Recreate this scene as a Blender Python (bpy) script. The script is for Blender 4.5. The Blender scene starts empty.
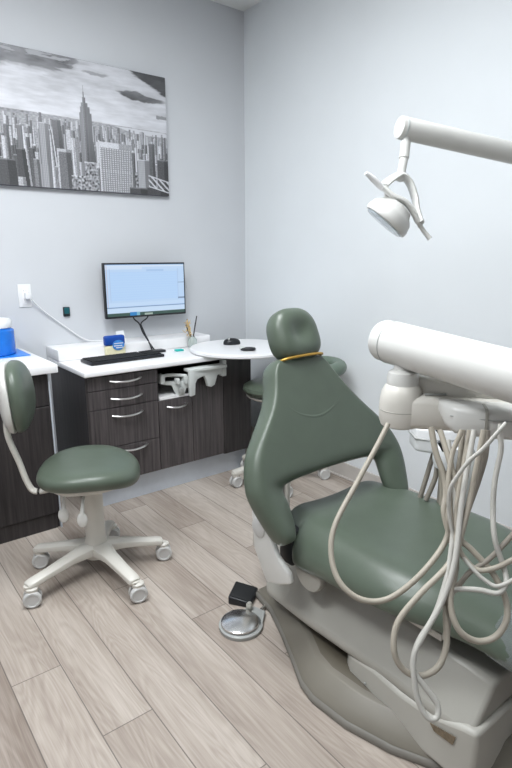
import bpy, bmesh, math, random
LAMP = [37, 40, 6]; EXPO = 0.12
from mathutils import Vector, Matrix
FLOOR_A = (.23, .185, .155, 1); FLOOR_B = (.40, .345, .30, 1); FLOOR_C = (.58, .525, .475, 1)
C = bpy.context.scene.collection
PI = math.pi
V = Vector
random.seed(4)

# ------------------------------------------------------------------ materials
def new_mat(name):
    m = bpy.data.materials.new(name); m.use_nodes = True
    return m, m.node_tree.nodes, m.node_tree.links, m.node_tree.nodes['Principled BSDF']

def mat(name, col, rough=.5, metal=0, spec=.5, coat=0, noise=0, nscale=20, bump=0, bscale=200, emit=None, trans=0, ior=1.45, alpha=1):
    m, N, L, b = new_mat(name)
    c = (*col, 1)
    b.inputs['Base Color'].default_value = c
    b.inputs['Roughness'].default_value = rough
    b.inputs['Metallic'].default_value = metal
    b.inputs['Specular IOR Level'].default_value = spec
    b.inputs['Coat Weight'].default_value = coat
    b.inputs['Coat Roughness'].default_value = .1
    b.inputs['Transmission Weight'].default_value = trans
    b.inputs['IOR'].default_value = ior
    b.inputs['Alpha'].default_value = alpha
    tc = N.new('ShaderNodeTexCoord')
    n = N.new('ShaderNodeTexNoise'); n.inputs['Scale'].default_value = nscale; n.inputs['Detail'].default_value = 4
    L.new(tc.outputs['Object'], n.inputs['Vector'])
    r = N.new('ShaderNodeValToRGB')
    k = noise
    r.color_ramp.elements[0].position = .3; r.color_ramp.elements[1].position = .7
    r.color_ramp.elements[0].color = (*[x*(1-k) for x in col], 1)
    r.color_ramp.elements[1].color = (*[min(1, x*(1+k)) for x in col], 1)
    L.new(n.outputs['Fac'], r.inputs['Fac']); L.new(r.outputs['Color'], b.inputs['Base Color'])
    if bump:
        n2 = N.new('ShaderNodeTexNoise'); n2.inputs['Scale'].default_value = bscale; n2.inputs['Detail'].default_value = 3
        L.new(tc.outputs['Object'], n2.inputs['Vector'])
        bp = N.new('ShaderNodeBump'); bp.inputs['Strength'].default_value = bump; bp.inputs['Distance'].default_value = .002
        L.new(n2.outputs['Fac'], bp.inputs['Height']); L.new(bp.outputs['Normal'], b.inputs['Normal'])
    if emit:
        b.inputs['Emission Color'].default_value = (*emit[0], 1); b.inputs['Emission Strength'].default_value = emit[1]
    return m

def math_node(N, L, op, a, b=None, c=None):
    n = N.new('ShaderNodeMath'); n.operation = op
    for i, v in enumerate((a, b, c)):
        if v is None: continue
        if isinstance(v, (int, float)): n.inputs[i].default_value = v
        else: L.new(v, n.inputs[i])
    return n.outputs[0]

def floor_mat():
    m, N, L, b = new_mat('plank_floor')
    tc = N.new('ShaderNodeTexCoord'); s = N.new('ShaderNodeSeparateXYZ'); L.new(tc.outputs['Object'], s.inputs[0])
    M = lambda *a: math_node(N, L, *a)
    W, LEN = .1623, 1.4
    u = M('DIVIDE', M('SUBTRACT', s.outputs['X'], .301), W)
    row = M('FLOOR', u)
    fu = M('SUBTRACT', u, row)
    yy = M('ADD', M('SUBTRACT', s.outputs['Y'], 1.707), M('MULTIPLY', row, .367))
    v = M('DIVIDE', yy, LEN)
    col = M('FLOOR', v); fv = M('SUBTRACT', v, col)
    eu = M('MULTIPLY', M('MINIMUM', fu, M('SUBTRACT', 1, fu)), W)
    ev = M('MULTIPLY', M('MINIMUM', fv, M('SUBTRACT', 1, fv)), LEN)
    e = M('MINIMUM', eu, ev)
    seam = M('LESS_THAN', e, .0017)
    cid = N.new('ShaderNodeCombineXYZ'); L.new(row, cid.inputs[0]); L.new(col, cid.inputs[1])
    wn = N.new('ShaderNodeTexWhiteNoise'); wn.noise_dimensions = '3D'; L.new(cid.outputs[0], wn.inputs['Vector'])
    # grain
    g = N.new('ShaderNodeCombineXYZ')
    L.new(M('MULTIPLY', s.outputs['X'], 9.0), g.inputs[0]); L.new(M('MULTIPLY', s.outputs['Y'], 1.1), g.inputs[1])
    L.new(M('MULTIPLY', wn.outputs['Value'], 37.0), g.inputs[2])
    n1 = N.new('ShaderNodeTexNoise'); n1.inputs['Scale'].default_value = 1.0; n1.inputs['Detail'].default_value = 2; n1.inputs['Distortion'].default_value = .5
    L.new(g.outputs[0], n1.inputs['Vector'])
    rings = M('SINE', M('MULTIPLY', n1.outputs['Fac'], 95.0))
    g2 = N.new('ShaderNodeVectorMath'); g2.operation = 'MULTIPLY'; L.new(g.outputs[0], g2.inputs[0]); g2.inputs[1].default_value = (14, 3.5, 1)
    n2 = N.new('ShaderNodeTexNoise'); n2.inputs['Scale'].default_value = 1; n2.inputs['Detail'].default_value = 6; n2.inputs['Roughness'].default_value = .65
    L.new(g2.outputs[0], n2.inputs['Vector'])
    n3 = N.new('ShaderNodeTexNoise'); n3.inputs['Scale'].default_value = .55; n3.inputs['Detail'].default_value = 3
    L.new(g.outputs[0], n3.inputs['Vector'])
    f = M('ADD', M('MULTIPLY', rings, .035), M('MULTIPLY', n2.outputs['Fac'], .50))
    f = M('ADD', f, M('MULTIPLY', n3.outputs['Fac'], .75))
    f = M('ADD', f, M('MULTIPLY', M('SUBTRACT', wn.outputs['Value'], .5), .20))
    r = N.new('ShaderNodeValToRGB'); L.new(f, r.inputs['Fac'])
    el = r.color_ramp.elements
    el[0].position = .36; el[0].color = FLOOR_A
    el[1].position = .92; el[1].color = FLOOR_C
    x = el.new(.63); x.color = FLOOR_B
    mx = N.new('ShaderNodeMix'); mx.data_type = 'RGBA'
    L.new(M('MULTIPLY', seam, .75), mx.inputs[0]); L.new(r.outputs['Color'], mx.inputs[6]); mx.inputs[7].default_value = (.10, .085, .075, 1)
    L.new(mx.outputs[2], b.inputs['Base Color'])
    b.inputs['Roughness'].default_value = .42; b.inputs['Specular IOR Level'].default_value = .45
    bp = N.new('ShaderNodeBump'); bp.inputs['Strength'].default_value = .25; bp.inputs['Distance'].default_value = .002
    hgt = M('ADD', M('MINIMUM', M('MULTIPLY', e, 300.0), 1.0), M('MULTIPLY', n2.outputs['Fac'], .3))
    L.new(hgt, bp.inputs['Height']); L.new(bp.outputs['Normal'], b.inputs['Normal'])
    return m

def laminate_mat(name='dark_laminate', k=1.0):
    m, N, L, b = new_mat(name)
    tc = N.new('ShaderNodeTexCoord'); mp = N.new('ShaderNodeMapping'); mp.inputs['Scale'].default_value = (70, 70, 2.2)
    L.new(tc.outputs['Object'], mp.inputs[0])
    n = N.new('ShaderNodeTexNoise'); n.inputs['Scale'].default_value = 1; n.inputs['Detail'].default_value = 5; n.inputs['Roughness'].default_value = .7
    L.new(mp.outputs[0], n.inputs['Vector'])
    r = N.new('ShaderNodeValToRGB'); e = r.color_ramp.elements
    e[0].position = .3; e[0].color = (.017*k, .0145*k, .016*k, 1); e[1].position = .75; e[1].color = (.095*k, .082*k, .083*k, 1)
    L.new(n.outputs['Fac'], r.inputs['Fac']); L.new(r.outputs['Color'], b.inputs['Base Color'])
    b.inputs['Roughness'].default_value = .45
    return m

def vcol_mat(name, rough=.5, emission=0, base=1.0):
    m, N, L, b = new_mat(name)
    a = N.new('ShaderNodeVertexColor'); a.layer_name = 'Col'
    if emission:
        b.inputs['Base Color'].default_value = (.02, .02, .02, 1)
        L.new(a.outputs['Color'], b.inputs['Emission Color']); b.inputs['Emission Strength'].default_value = emission
    else:
        L.new(a.outputs['Color'], b.inputs['Base Color'])
    b.inputs['Roughness'].default_value = rough
    return m

M = {}
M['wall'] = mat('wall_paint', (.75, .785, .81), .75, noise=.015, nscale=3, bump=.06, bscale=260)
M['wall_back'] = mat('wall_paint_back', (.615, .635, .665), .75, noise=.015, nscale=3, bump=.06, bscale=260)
M['wall_dim'] = mat('wall_paint_low_bounce', (.28, .28, .29), .75, noise=.015, nscale=3)  # unseen walls greyed to cut the fill light they bounce back
M['ceil'] = mat('ceiling_paint', (.78, .79, .78), .85, noise=.01, bump=.05)
M['floor'] = floor_mat()
M['base'] = mat('vinyl_baseboard', (.55, .52, .49), .5, noise=.04)
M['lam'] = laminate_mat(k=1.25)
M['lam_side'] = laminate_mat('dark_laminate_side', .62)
M['counter'] = mat('white_worktop', (.88, .88, .89), .28, noise=.01)
M['kick'] = mat('satin_kick_panel', (.62, .67, .74), .32, metal=.2, noise=.03)
M['metal'] = mat('brushed_nickel', (.72, .71, .70), .28, metal=1)
M['chrome'] = mat('stainless', (.80, .80, .80), .22, metal=1)
M['green'] = mat('green_upholstery', (.086, .110, .083), .36, spec=.6, noise=.05, nscale=14, bump=.10, bscale=420)
M['greenl'] = mat('green_arm_vinyl', (.125, .170, .130), .40, spec=.5, noise=.05, nscale=14, bump=.10, bscale=420)
M['cream'] = mat('cream_plastic', (.64, .62, .57), .35, noise=.02, nscale=8)
M['cream2'] = mat('pearl_white_plastic', (.66, .66, .635), .30, noise=.015, nscale=8)
M['housing'] = mat('shaded_housing_plastic', (.37, .36, .325), .38, noise=.02, nscale=8)  # darkened from cream; shade at the chair base is put into this colour
M['pedestal'] = mat('pedestal_plastic', (.46, .45, .41), .38, noise=.02, nscale=8)
M['taupe'] = mat('taupe_base_cover', (.19, .175, .145), .42, noise=.03, nscale=8)
M['taupe_shade'] = mat('shaded_taupe', (.12, .105, .08), .5, noise=.03, nscale=8)
M['taupe_edge'] = mat('taupe_bumper', (.19, .18, .16), .5, noise=.03, nscale=8)
M['hose'] = mat('grey_beige_hose', (.35, .318, .265), .5, noise=.03)
M['hose2'] = mat('pale_hose', (.47, .46, .425), .5, noise=.03)
M['hose3'] = mat('taupe_hose', (.27, .245, .21), .5, noise=.03)
M['black'] = mat('black_plastic', (.012, .013, .016), .4, noise=.05)
M['blackm'] = mat('black_matt', (.008, .009, .01), .7, noise=.05)
M['dark'] = mat('shadow_gap', (.02, .02, .02), .8)
M['white'] = mat('white_plastic', (.82, .83, .84), .35, noise=.01)
M['grey'] = mat('light_grey_plastic', (.60, .63, .62), .4, noise=.02)
M['greyd'] = mat('mid_grey_plastic', (.36, .37, .36), .4, noise=.02)
M['blue'] = mat('translucent_blue_lid', (.01, .16, .62), .25, noise=.08)
M['bluesheet'] = mat('blue_tray', (.02, .24, .78), .3, noise=.05)
M['deepblue'] = mat('deep_blue_card', (.005, .06, .34), .4, noise=.06)
M['yellow'] = mat('pale_yellow_card', (.80, .76, .52), .5, noise=.04)
M['teal'] = mat('teal_plastic', (.02, .50, .46), .4, noise=.06)
M['teald'] = mat('teal_device', (.01, .10, .12), .3, noise=.1)
M['gold'] = mat('gold_trim', (.50, .30, .06), .38, metal=.5, noise=.1)
M['reed'] = mat('reed_stick', (.035, .028, .028), .6)
M['straw'] = mat('dried_flower', (.62, .45, .22), .8, noise=.15, nscale=60)
M['glass'] = mat('frosted_glass_bottle', (.72, .80, .77), .2, trans=.5, noise=.02)
M['clear'] = mat('clear_film', (.75, .82, .82), .08, trans=.85, spec=.8)
M['label'] = mat('brown_label', (.20, .16, .11), .4, metal=.3, noise=.25, nscale=90)
M['wheel'] = mat('caster_grey', (.56, .56, .55), .45, noise=.03)
M['lens'] = mat('lamp_lens', (.55, .62, .66), .08, spec=.8, metal=.3)
M['canvas'] = mat('canvas_edge', (.10, .10, .12), .7)
M['panel_glow'] = mat('added_troffer_glow', (.9, .9, .9), .5, emit=((.93, .97, 1.0), 5.0))
M['skyline'] = vcol_mat('skyline_print', .6)
M['screen'] = vcol_mat('screen_image', .25, emission=.85)

# ------------------------------------------------------------------ mesh helpers
def B(): return bmesh.new()

def box(bm, a, b, bev=0, seg=2):
    """axis-aligned box between corners a and b"""
    lo = [min(a[i], b[i]) for i in range(3)]; hi = [max(a[i], b[i]) for i in range(3)]
    t = bmesh.new()
    bmesh.ops.create_cube(t, size=1)
    for v in t.verts:
        for i in range(3): v.co[i] = lo[i] + (v.co[i] + .5) * (hi[i] - lo[i])
    if bev: bmesh.ops.bevel(t, geom=t.edges[:], offset=bev, segments=seg, profile=.5, affect='EDGES')
    merge(bm, t)

def merge(bm, t, mtx=None):
    if mtx is not None: bmesh.ops.transform(t, matrix=mtx, verts=t.verts[:])
    me = bpy.data.meshes.new('tmp'); t.to_mesh(me); t.free(); bm.from_mesh(me); bpy.data.meshes.remove(me)

def frame(d, up=V((0, 0, 1))):
    d = V(d).normalized()
    if abs(d.dot(up)) > .98: up = V((1, 0, 0))
    s = d.cross(up).normalized(); u = s.cross(d).normalized()
    return s, u, d

def spline(pts, n=6):
    pts = [V(p) for p in pts]
    if len(pts) < 3: return pts
    out = []
    P = [pts[0]*2 - pts[1]] + pts + [pts[-1]*2 - pts[-2]]
    for i in range(1, len(P)-2):
        for k in range(n):
            t = k/n
            a, b, c, d = P[i-1], P[i], P[i+1], P[i+2]
            out.append(.5*((2*b) + (c-a)*t + (2*a-5*b+4*c-d)*t*t + (3*b-a-3*c+d)*t**3))
    out.append(pts[-1]); return out

def tube(bm, pts, r, n=12, cap=True, flat=1.0, smooth=6, up0=None):
    """tube along a path; r = number or list per control point"""
    ctrl = [V(p) for p in pts]
    if smooth and len(ctrl) > 2: path = spline(ctrl, smooth)
    else: path = ctrl
    m = len(path)
    if isinstance(r, (int, float)): rr = [r]*m
    else:
        rr = []
        for i in range(m):
            f = i/(m-1)*(len(r)-1); k = min(int(f), len(r)-2); rr.append(r[k]+(r[k+1]-r[k])*(f-k))
    up = V(up0) if up0 is not None else None
    rings = []
    for i, p in enumerate(path):
        d = (path[min(i+1, m-1)] - path[max(i-1, 0)])
        if d.length < 1e-9: d = V((0, 0, 1))
        d.normalize()
        if up is None: s, u, _ = frame(d)
        else:
            s = d.cross(up)
            if s.length < 1e-5: s, u, _ = frame(d)
            s.normalize(); u = s.cross(d).normalized()
        if up0 is None: up = u
        rings.append([bm.verts.new(p + s*math.cos(2*PI*k/n)*rr[i] + u*math.sin(2*PI*k/n)*rr[i]*flat) for k in range(n)])
    for a, b in zip(rings, rings[1:]):
        for k in range(n): bm.faces.new((a[k], a[(k+1) % n], b[(k+1) % n], b[k]))
    if cap:
        bm.faces.new(rings[0][::-1]); bm.faces.new(rings[-1])

def lathe(bm, prof, base=(0, 0, 0), axis=(0, 0, 1), n=32, sx=1, sy=1):
    """revolve (radius, height) profile about axis through base"""
    s, u, d = frame(axis); base = V(base)
    rings = []
    for r, z in prof:
        if r < 1e-6: rings.append([bm.verts.new(base + d*z)])
        else: rings.append([bm.verts.new(base + d*z + s*math.cos(2*PI*k/n)*r*sx + u*math.sin(2*PI*k/n)*r*sy) for k in range(n)])
    for a, b in zip(rings, rings[1:]):
        for k in range(n):
            k2 = (k+1) % n
            if len(a) == 1 and len(b) == 1: continue
            if len(a) == 1: bm.faces.new((a[0], b[k2], b[k]))
            elif len(b) == 1: bm.faces.new((a[k], a[k2], b[0]))
            else: bm.faces.new((a[k], a[k2], b[k2], b[k]))
    if len(rings[0]) > 1: bm.faces.new(rings[0][::-1])
    if len(rings[-1]) > 1: bm.faces.new(rings[-1])

def prism(bm, outline, d, bev=0, seg=2):
    """outline = list of 3-D points of a planar polygon, extruded by vector d"""
    t = bmesh.new()
    vs = [t.verts.new(V(p)) for p in outline]
    f = t.faces.new(vs)
    r = bmesh.ops.extrude_face_region(t, geom=[f])
    for g in r['geom']:
        if isinstance(g, bmesh.types.BMVert): g.co += V(d)
    bmesh.ops.recalc_face_normals(t, faces=t.faces[:])
    if bev: bmesh.ops.bevel(t, geom=[e for e in t.edges if e.calc_face_angle(0) > .5], offset=bev, segments=seg, profile=.5, affect='EDGES')
    merge(bm, t)

def loft(bm, rings, closed=True, cap=True):
    R = [[bm.verts.new(V(p)) for p in r] for r in rings]
    n = len(R[0])
    for a, b in zip(R, R[1:]):
        for k in range(n if closed else n-1): bm.faces.new((a[k], a[(k+1) % n], b[(k+1) % n], b[k]))
    if cap: bm.faces.new(R[0][::-1]); bm.faces.new(R[-1])

def ellipsoid(bm, c, s, e=1.0, rot=None, nu=32, nv=20, fn=None):
    """superellipsoid; e<1 is boxier"""
    pw = lambda x: math.copysign(abs(x)**e, x)
    t = bmesh.new(); rings = []
    for j in range(nv+1):
        ph = -PI/2 + PI*j/nv
        ring = []
        for i in range(nu):
            th = 2*PI*i/nu
            p = V((pw(math.cos(ph))*pw(math.cos(th)), pw(math.cos(ph))*pw(math.sin(th)), pw(math.sin(ph))))
            if fn: p = fn(p)
            ring.append(V((p[0]*s[0], p[1]*s[1], p[2]*s[2])))
        rings.append(ring)
    bot = t.verts.new(sum(rings[0], V())/nu); top = t.verts.new(sum(rings[-1], V())/nu)
    R = [[t.verts.new(p) for p in r] for r in rings[1:-1]]
    for a, b in zip(R, R[1:]):
        for k in range(nu): t.faces.new((a[k], a[(k+1) % nu], b[(k+1) % nu], b[k]))
    for k in range(nu):
        t.faces.new((bot, R[0][(k+1) % nu], R[0][k])); t.faces.new((R[-1][k], R[-1][(k+1) % nu], top))
    m = Matrix.Translation(V(c))
    if rot is not None: m = m @ rot.to_4x4()
    merge(bm, t, m)

def obj(name, bm, m, parent=None, smooth=True, sub=0, bevel=0, world=True, angle=40):
    me = bpy.data.meshes.new(name)
    bmesh.ops.recalc_face_normals(bm, faces=bm.faces[:])
    bm.to_mesh(me); bm.free()
    o = bpy.data.objects.new(name, me); C.objects.link(o)
    if parent is not None:
        o.parent = parent
        if world:      # mesh was drawn in world space: shift it into the parent's frame
            p = parent; off = V((0, 0, 0))
            while p is not None: off += p.location; p = p.parent
            me.transform(Matrix.Translation(-off))
    me.materials.append(M[m] if isinstance(m, str) else m)
    if smooth:
        if sub:
            for p in me.polygons: p.use_smooth = True
        else:
            me.shade_smooth() if hasattr(me, 'shade_smooth') else None
            for p in me.polygons: p.use_smooth = True
            me.set_sharp_from_angle(angle=math.radians(angle))
    if bevel:
        b = o.modifiers.new('bevel', 'BEVEL'); b.width = bevel; b.segments = 3; b.limit_method = 'ANGLE'; b.harden_normals = False
    if sub:
        s = o.modifiers.new('sub', 'SUBSURF'); s.levels = sub; s.render_levels = sub
    return o

def tag(o, label=None, cat=None, group=None, kind=None):
    if label: o['label'] = label
    if cat: o['category'] = cat
    if group: o['group'] = group
    if kind: o['kind'] = kind
    return o

def thing(name, label, cat, loc=(0, 0, 0), group=None, rz=0):
    o = bpy.data.objects.new(name, None); C.objects.link(o)
    o.location = loc; o.rotation_euler = (0, 0, rz); o.empty_display_size = .05
    return tag(o, label, cat, group)

def solo(name, bm, m, label, cat, loc, group=None, **k):
    """a thing that is one mesh; bm drawn in world space, origin moved to loc"""
    o = obj(name, bm, m, **k)
    o.data.transform(Matrix.Translation(-V(loc))); o.location = loc
    return tag(o, label, cat, group)

def struct(name, bm, m, **k):
    return tag(obj(name, bm, m, smooth=False, **k), kind='structure')

def dup(root, loc, rz=None, label=None):
    r = root.copy(); C.objects.link(r); r.location = loc
    if rz is not None: r.rotation_euler = (0, 0, rz)
    if label: r['label'] = label
    for ch in root.children:
        c = ch.copy(); C.objects.link(c); c.parent = r
        for g in ch.children:
            d = g.copy(); C.objects.link(d); d.parent = c
    return r

# ------------------------------------------------------------------ the room
XL, XR, YF, YB, H = -1.3, 2.46, -1.7, 3.30, 2.96
def slab(a, b):
    bm = B(); box(bm, a, b); return bm
struct('floor', slab((XL-.1, YF-.1, -.1), (XR+.1, YB+.1, 0)), 'floor')
struct('ceiling', slab((XL-.1, YF-.1, H), (XR+.1, YB+.1, H+.1)), 'ceil')
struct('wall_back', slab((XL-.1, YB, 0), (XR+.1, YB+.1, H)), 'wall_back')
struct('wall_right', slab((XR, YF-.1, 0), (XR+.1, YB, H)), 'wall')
struct('wall_left', slab((XL-.1, YF-.1, 0), (XL, YB, H)), 'wall_dim')
struct('wall_front', slab((XL, YF-.1, 0), (XR, YF, H)), 'wall_dim')
bm = B(); box(bm, (XR-.012, YF, 0), (XR, YB, .10), .003); box(bm, (XR-.022, YF, 0), (XR-.012, YB, .012), .003)
struct('baseboard_right', bm, 'base')
bm = B(); box(bm, (2.10, YB-.012, 0), (XR-.022, YB, .10), .003)
struct('baseboard_back', bm, 'base')

# ------------------------------------------------------------------ skyline picture
def grid_image(name, x0, x1, z0, z1, y, nx, nz, fn, m, parent):
    me = bpy.data.meshes.new(name)
    vs = [(x0+(x1-x0)*i/nx, y, z0+(z1-z0)*j/nz) for j in range(nz+1) for i in range(nx+1)]
    fs = [(j*(nx+1)+i, j*(nx+1)+i+1, (j+1)*(nx+1)+i+1, (j+1)*(nx+1)+i) for j in range(nz) for i in range(nx)]
    off = parent.location
    me.from_pydata([(a-off.x, b-off.y, c-off.z) for a, b, c in vs], [], fs)
    ca = me.color_attributes.new('Col', 'FLOAT_COLOR', 'POINT')
    data = []
    for v in vs:
        c = fn(v[0], v[2])
        if not isinstance(c, tuple): c = (c*.97, c*.985, c*1.05)
        data += [*c, 1.0]
    ca.data.foreach_set('color', data)
    me.materials.append(M[m])
    o = bpy.data.objects.new(name, me); C.objects.link(o); o.parent = parent
    return o

from mathutils import noise as mn
PX0, PX1, PZ0, PZ1 = .80, 1.832, 1.752, 2.444
pic = thing('wall_picture', 'large black and white city skyline photograph mounted on the back wall', 'picture', (1.316, 3.285, PZ0))
bm = B(); box(bm, (PX0, 3.268, PZ0), (PX1, 3.300, PZ1), .003)
obj('canvas', bm, 'canvas', pic)
rnd = random.Random(11)
blds = []   # (left, right at top, right at foot, top, tone, pattern) painted far to near
for k in range(420):
    d = (k/420.)**1.3
    x = PX0 - .02 + rnd.random()*(PX1-PX0+.02); w = .006+.030*d*rnd.random()+.004
    zt = 2.115 - .27*d + rnd.random()*(.012+.05*d)
    blds.append((x, x+w, x+w*(1+.1*rnd.random()*d), zt, rnd.choice((.06, .12, .20, .34, .50, .60))*(1-.25*d)+.04, rnd.choice((0, 0, 1))))
blds += [(1.115,1.165,1.18,2.115,.10,0),(1.05,1.062,1.062,2.14,.12,0),(1.19,1.23,1.24,2.07,.50,0),(1.21,1.255,1.26,2.03,.48,0)]
blds += [(1.272,1.350,1.352,2.02,.19,1),(1.274,1.346,1.346,2.172,.19,1),(1.281,1.338,1.338,2.205,.19,1),(1.289,1.326,1.326,2.226,.22,1),(1.297,1.314,1.314,2.252,.17,0),(1.302,1.309,1.309,2.28,.15,0),(1.304,1.3065,1.3065,2.315,.16,0)]
blds += [(1.034,1.115,1.140,2.060,.23,4),(1.045,1.095,1.10,2.09,.30,1),(1.105,1.15,1.158,1.87,.22,4),(1.098,1.106,1.118,2.03,.6,0)]
blds += [(.925,.965,.985,2.065,.14,1),(.955,.966,.985,2.06,.62,0),(.915,.962,.975,1.945,.06,0),(.91,.95,.955,1.80,.42,0),(.86,.885,.89,2.06,.13,0),(.845,.870,.875,2.0,.55,0),(.80,.905,.912,1.885,.07,0),(.985,1.01,1.02,1.955,.09,0),(1.00,1.03,1.035,1.90,.20,0)]
blds += [(1.140,1.215,1.222,1.955,.15,0),(1.132,1.218,1.218,1.966,.48,0),(1.140,1.212,1.218,1.953,.15,0),(1.218,1.232,1.240,2.03,.60,0),(1.205,1.30,1.31,1.83,.32,2),(1.30,1.365,1.37,1.87,.30,2),(1.285,1.36,1.36,1.91,.30,2)]
blds += [(1.583,1.605,1.605,1.99,.12,0),(1.378,1.585,1.575,2.030,.62,0),(1.384,1.582,1.570,2.000,.50,3),(1.60,1.66,1.67,1.88,.26,2),(1.62,1.70,1.70,1.955,.34,1),(1.70,1.74,1.74,2.055,.10,0),(1.755,1.832,1.832,1.965,.07,0),(1.68,1.832,1.832,1.80,.05,0),(1.56,1.68,1.68,1.79,.06,0)]
def sky_fn(x, z):
    n = mn.fractal(V((x*5.5, z*16, 1.3)), .9, 2.0, 5)
    n2 = mn.fractal(V((x*9.0+3, z*60, 7.1)), .9, 2.0, 4)
    t = .60 + .08*n2 + .10*n + .12*max(0, 1-abs(z-2.18)/.12)
    # dark cloud bank along the top left, thin streaks and a wedge at the top right
    sm = lambda q: max(0, min(1, q))
    edge = 2.345 + .10*sm((x-1.12)/.18)**2*(1 if x < 2 else 0) + .030*n + .012*n2
    k = sm((z-edge)/.012)*sm((1.36-x+.1*n)/.10)*(1-.7*sm((n2-.15)/.1)*sm((z-2.40)/.02))
    t = t*(1-k)+(.11+.10*n)*k
    k = .55*sm((z-edge+.03)/.03)*sm((1.5-x)/.2)*(.4+.8*sm(.5+n)); t = t*(1-k)+.33*k
    k = sm((z-(2.450-.42*(x-1.55)+.02*n+.01*n2))/.012); t = t*(1-k)+(.09+.06*n)*k
    d2 = ((x-1.665)/.16)**2 + ((z-2.308-.07*(1.66-x)-.014*n-.008*n2)/.020)**2
    k = sm((1.15-d2)/.5); t = t*(1-k)+(.17+.12*n)*k
    k = .7*sm((1.1-((x-1.385)/.085)**2-((z-2.380-.02*n-.01*n2)/.013)**2)/.6); t = t*(1-k)+.26*k
    if x > 1.76 and abs(z-2.215-.01*n) < .012: t = .30
    hz = 2.138 - .012*(x-.85)
    if z < hz:
        far = .36 + .20*mn.noise(V((x*70, z*150, 0))) - (.14 if x < 1.0 else 0)*max(0, 1-(hz-z)/.03)
        t = far
        if x > 1.46 and z > hz-.030*min(1, (x-1.46)/.15) and z < hz-.004: t = .70
    hit = False
    for b in blds:
        if z <= b[3] and b[0] <= x:
            f0 = (b[3]-z)/(b[3]-PZ0+.01); xr = b[1]+(b[2]-b[1])*f0
            if x > xr: continue
            tone = b[4]; f = (x-b[0])/(xr-b[0])
            c = tone*(1.25 if f < .6 else .60)
            if b[5] == 1: c *= .78+.38*(math.sin(x*700) > 0)*(.8+.2*math.sin(z*500))
            if b[5] == 4: c = tone*(.55+1.0*(math.sin(f*2*PI*6.5) > .1)); c = c if f < .93 else .62
            if b[5] == 3: c = tone*(1.15 if (math.sin(f*2*PI*13) > -.2 and math.sin(z*2*PI/.0115) > -.4) else .48)
            if b[5] == 2: c = tone*(.9+1.5*mn.noise(V((x*80, z*80, 9))))
            if b[5] == 0: c *= .9+.5*mn.noise(V((x*200, z*160, 5)))
            if b[3]-z < .005 and xr-b[0] > .02 and tone < .4: c = c*1.6+.08
            t = max(.02, min(.72, c)); hit = True
    if x > 1.69 and abs(z-1.835+.22*(x-1.69)) < .035:
        q = ((x-1.69)*55+(z-1.8)*60) % 2.2
        if q < .8 or abs(abs(z-1.835+.22*(x-1.69))-.032) < .004: t = .62
    haze = max(0, min(1, (z-1.93)/.18))*.24 if (z < hz or hit) else 0
    t = t*(1-haze)+.46*haze
    return max(.03, min(.80, t))*.92+.015
grid_image('print', PX0+.002, PX1-.002, PZ0+.002, PZ1-.002, 3.2675, 460, 310, sky_fn, 'skyline', pic)

# ------------------------------------------------------------------ desk cabinet
YD = 2.74
dk = thing('desk_cabinet', 'dark woodgrain desk cabinet with drawers and doors below the white worktop', 'cabinet', (1.54, 3.0, 0))
bm = B()
box(bm, (1.0, YD+.02, .15), (1.018, 3.295, .762)); box(bm, (1.0, YD+.02, .15), (2.08, 3.295, .168))
box(bm, (1.412, YD+.02, .15), (1.430, 3.295, .762)); box(bm, (1.018, 3.275, .168), (2.08, 3.295, .762))
box(bm, (1.868, YD, .15), (1.884, 3.275, .762)); box(bm, (1.884, YD, .15), (2.08, YD+.02, .762)); box(bm, (2.062, YD+.02, .168), (2.08, 3.275, .762))
box(bm, (1.000, YD+.001, .15), (1.012, YD+.02, .762))
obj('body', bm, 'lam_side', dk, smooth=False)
bm = B(); box(bm, (1.002, 2.80, 0), (2.078, 2.815, .149)); obj('kick_panel', bm, 'kick', dk, smooth=False)
bm = B(); box(bm, (1.43, YD+.005, .573), (1.868, 3.27, .588)); obj('shelf', bm, 'counter', dk, smooth=False)
def pull(bm, xa, xb, z, y=YD):
    n = 9; pts = []
    for i in range(n):
        f = i/(n-1); pts.append((xa+(xb-xa)*f, y-.030*math.sin(PI*f)**.6 - .002, z - .007*math.sin(PI*f)+.001))
    tube(bm, pts, .0070, 10, flat=.8, smooth=3)
for (x0, x1, z0, z1, nm, hx0, hx1, hz) in (
    (1.012, 1.414, .686, .758, 'drawer', 1.135, 1.315, .728), (1.012, 1.414, .581, .682, 'drawer', 1.135, 1.315, .632),
    (1.012, 1.414, .359, .577, 'drawer', 1.135, 1.315, .535), (1.012, 1.414, .156, .355, 'drawer', 1.155, 1.335, .335),
    (1.418, 1.640, .156, .570, 'door', 1.470, 1.600, .530), (1.644, 1.866, .156, .735, 'door', 0, 0, 0)):
    bm = B(); box(bm, (x0, YD, z0), (x1, YD+.018, z1), .0012, 1)
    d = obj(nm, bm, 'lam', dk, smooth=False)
    if hx0:
        bm = B(); pull(bm, hx0, hx1, hz); obj('handle', bm, 'metal', d)

bm = B()
box(bm, (.985, 2.705, .770), (2.0, 3.298, .80), .007, 3)
box(bm, (.985, 3.085, .801), (2.0, 3.298, .865), .004, 2)
solo('desk_worktop', bm, 'counter', 'white desk worktop with thick raised ledge along the back wall', 'worktop', (1.49, 3.0, .765))
# round side table top with its support
rt = thing('round_tabletop', 'round white tabletop overlapping the right end of the desk', 'tabletop', (2.02, 2.75, .80))
bm = B(); R = .325; lathe(bm, [(R-.008, 0), (R, .005), (R, .018), (R-.005, .023), (0, .023)], (2.02, 2.75, .803), n=72)
obj('top', bm, 'counter', rt)
bm = B(); lathe(bm, [(.07, 0), (.07, .0045), (.05, .006)], (1.93, 2.83, .7985)); obj('swivel_plate', bm, 'greyd', rt)

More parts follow.
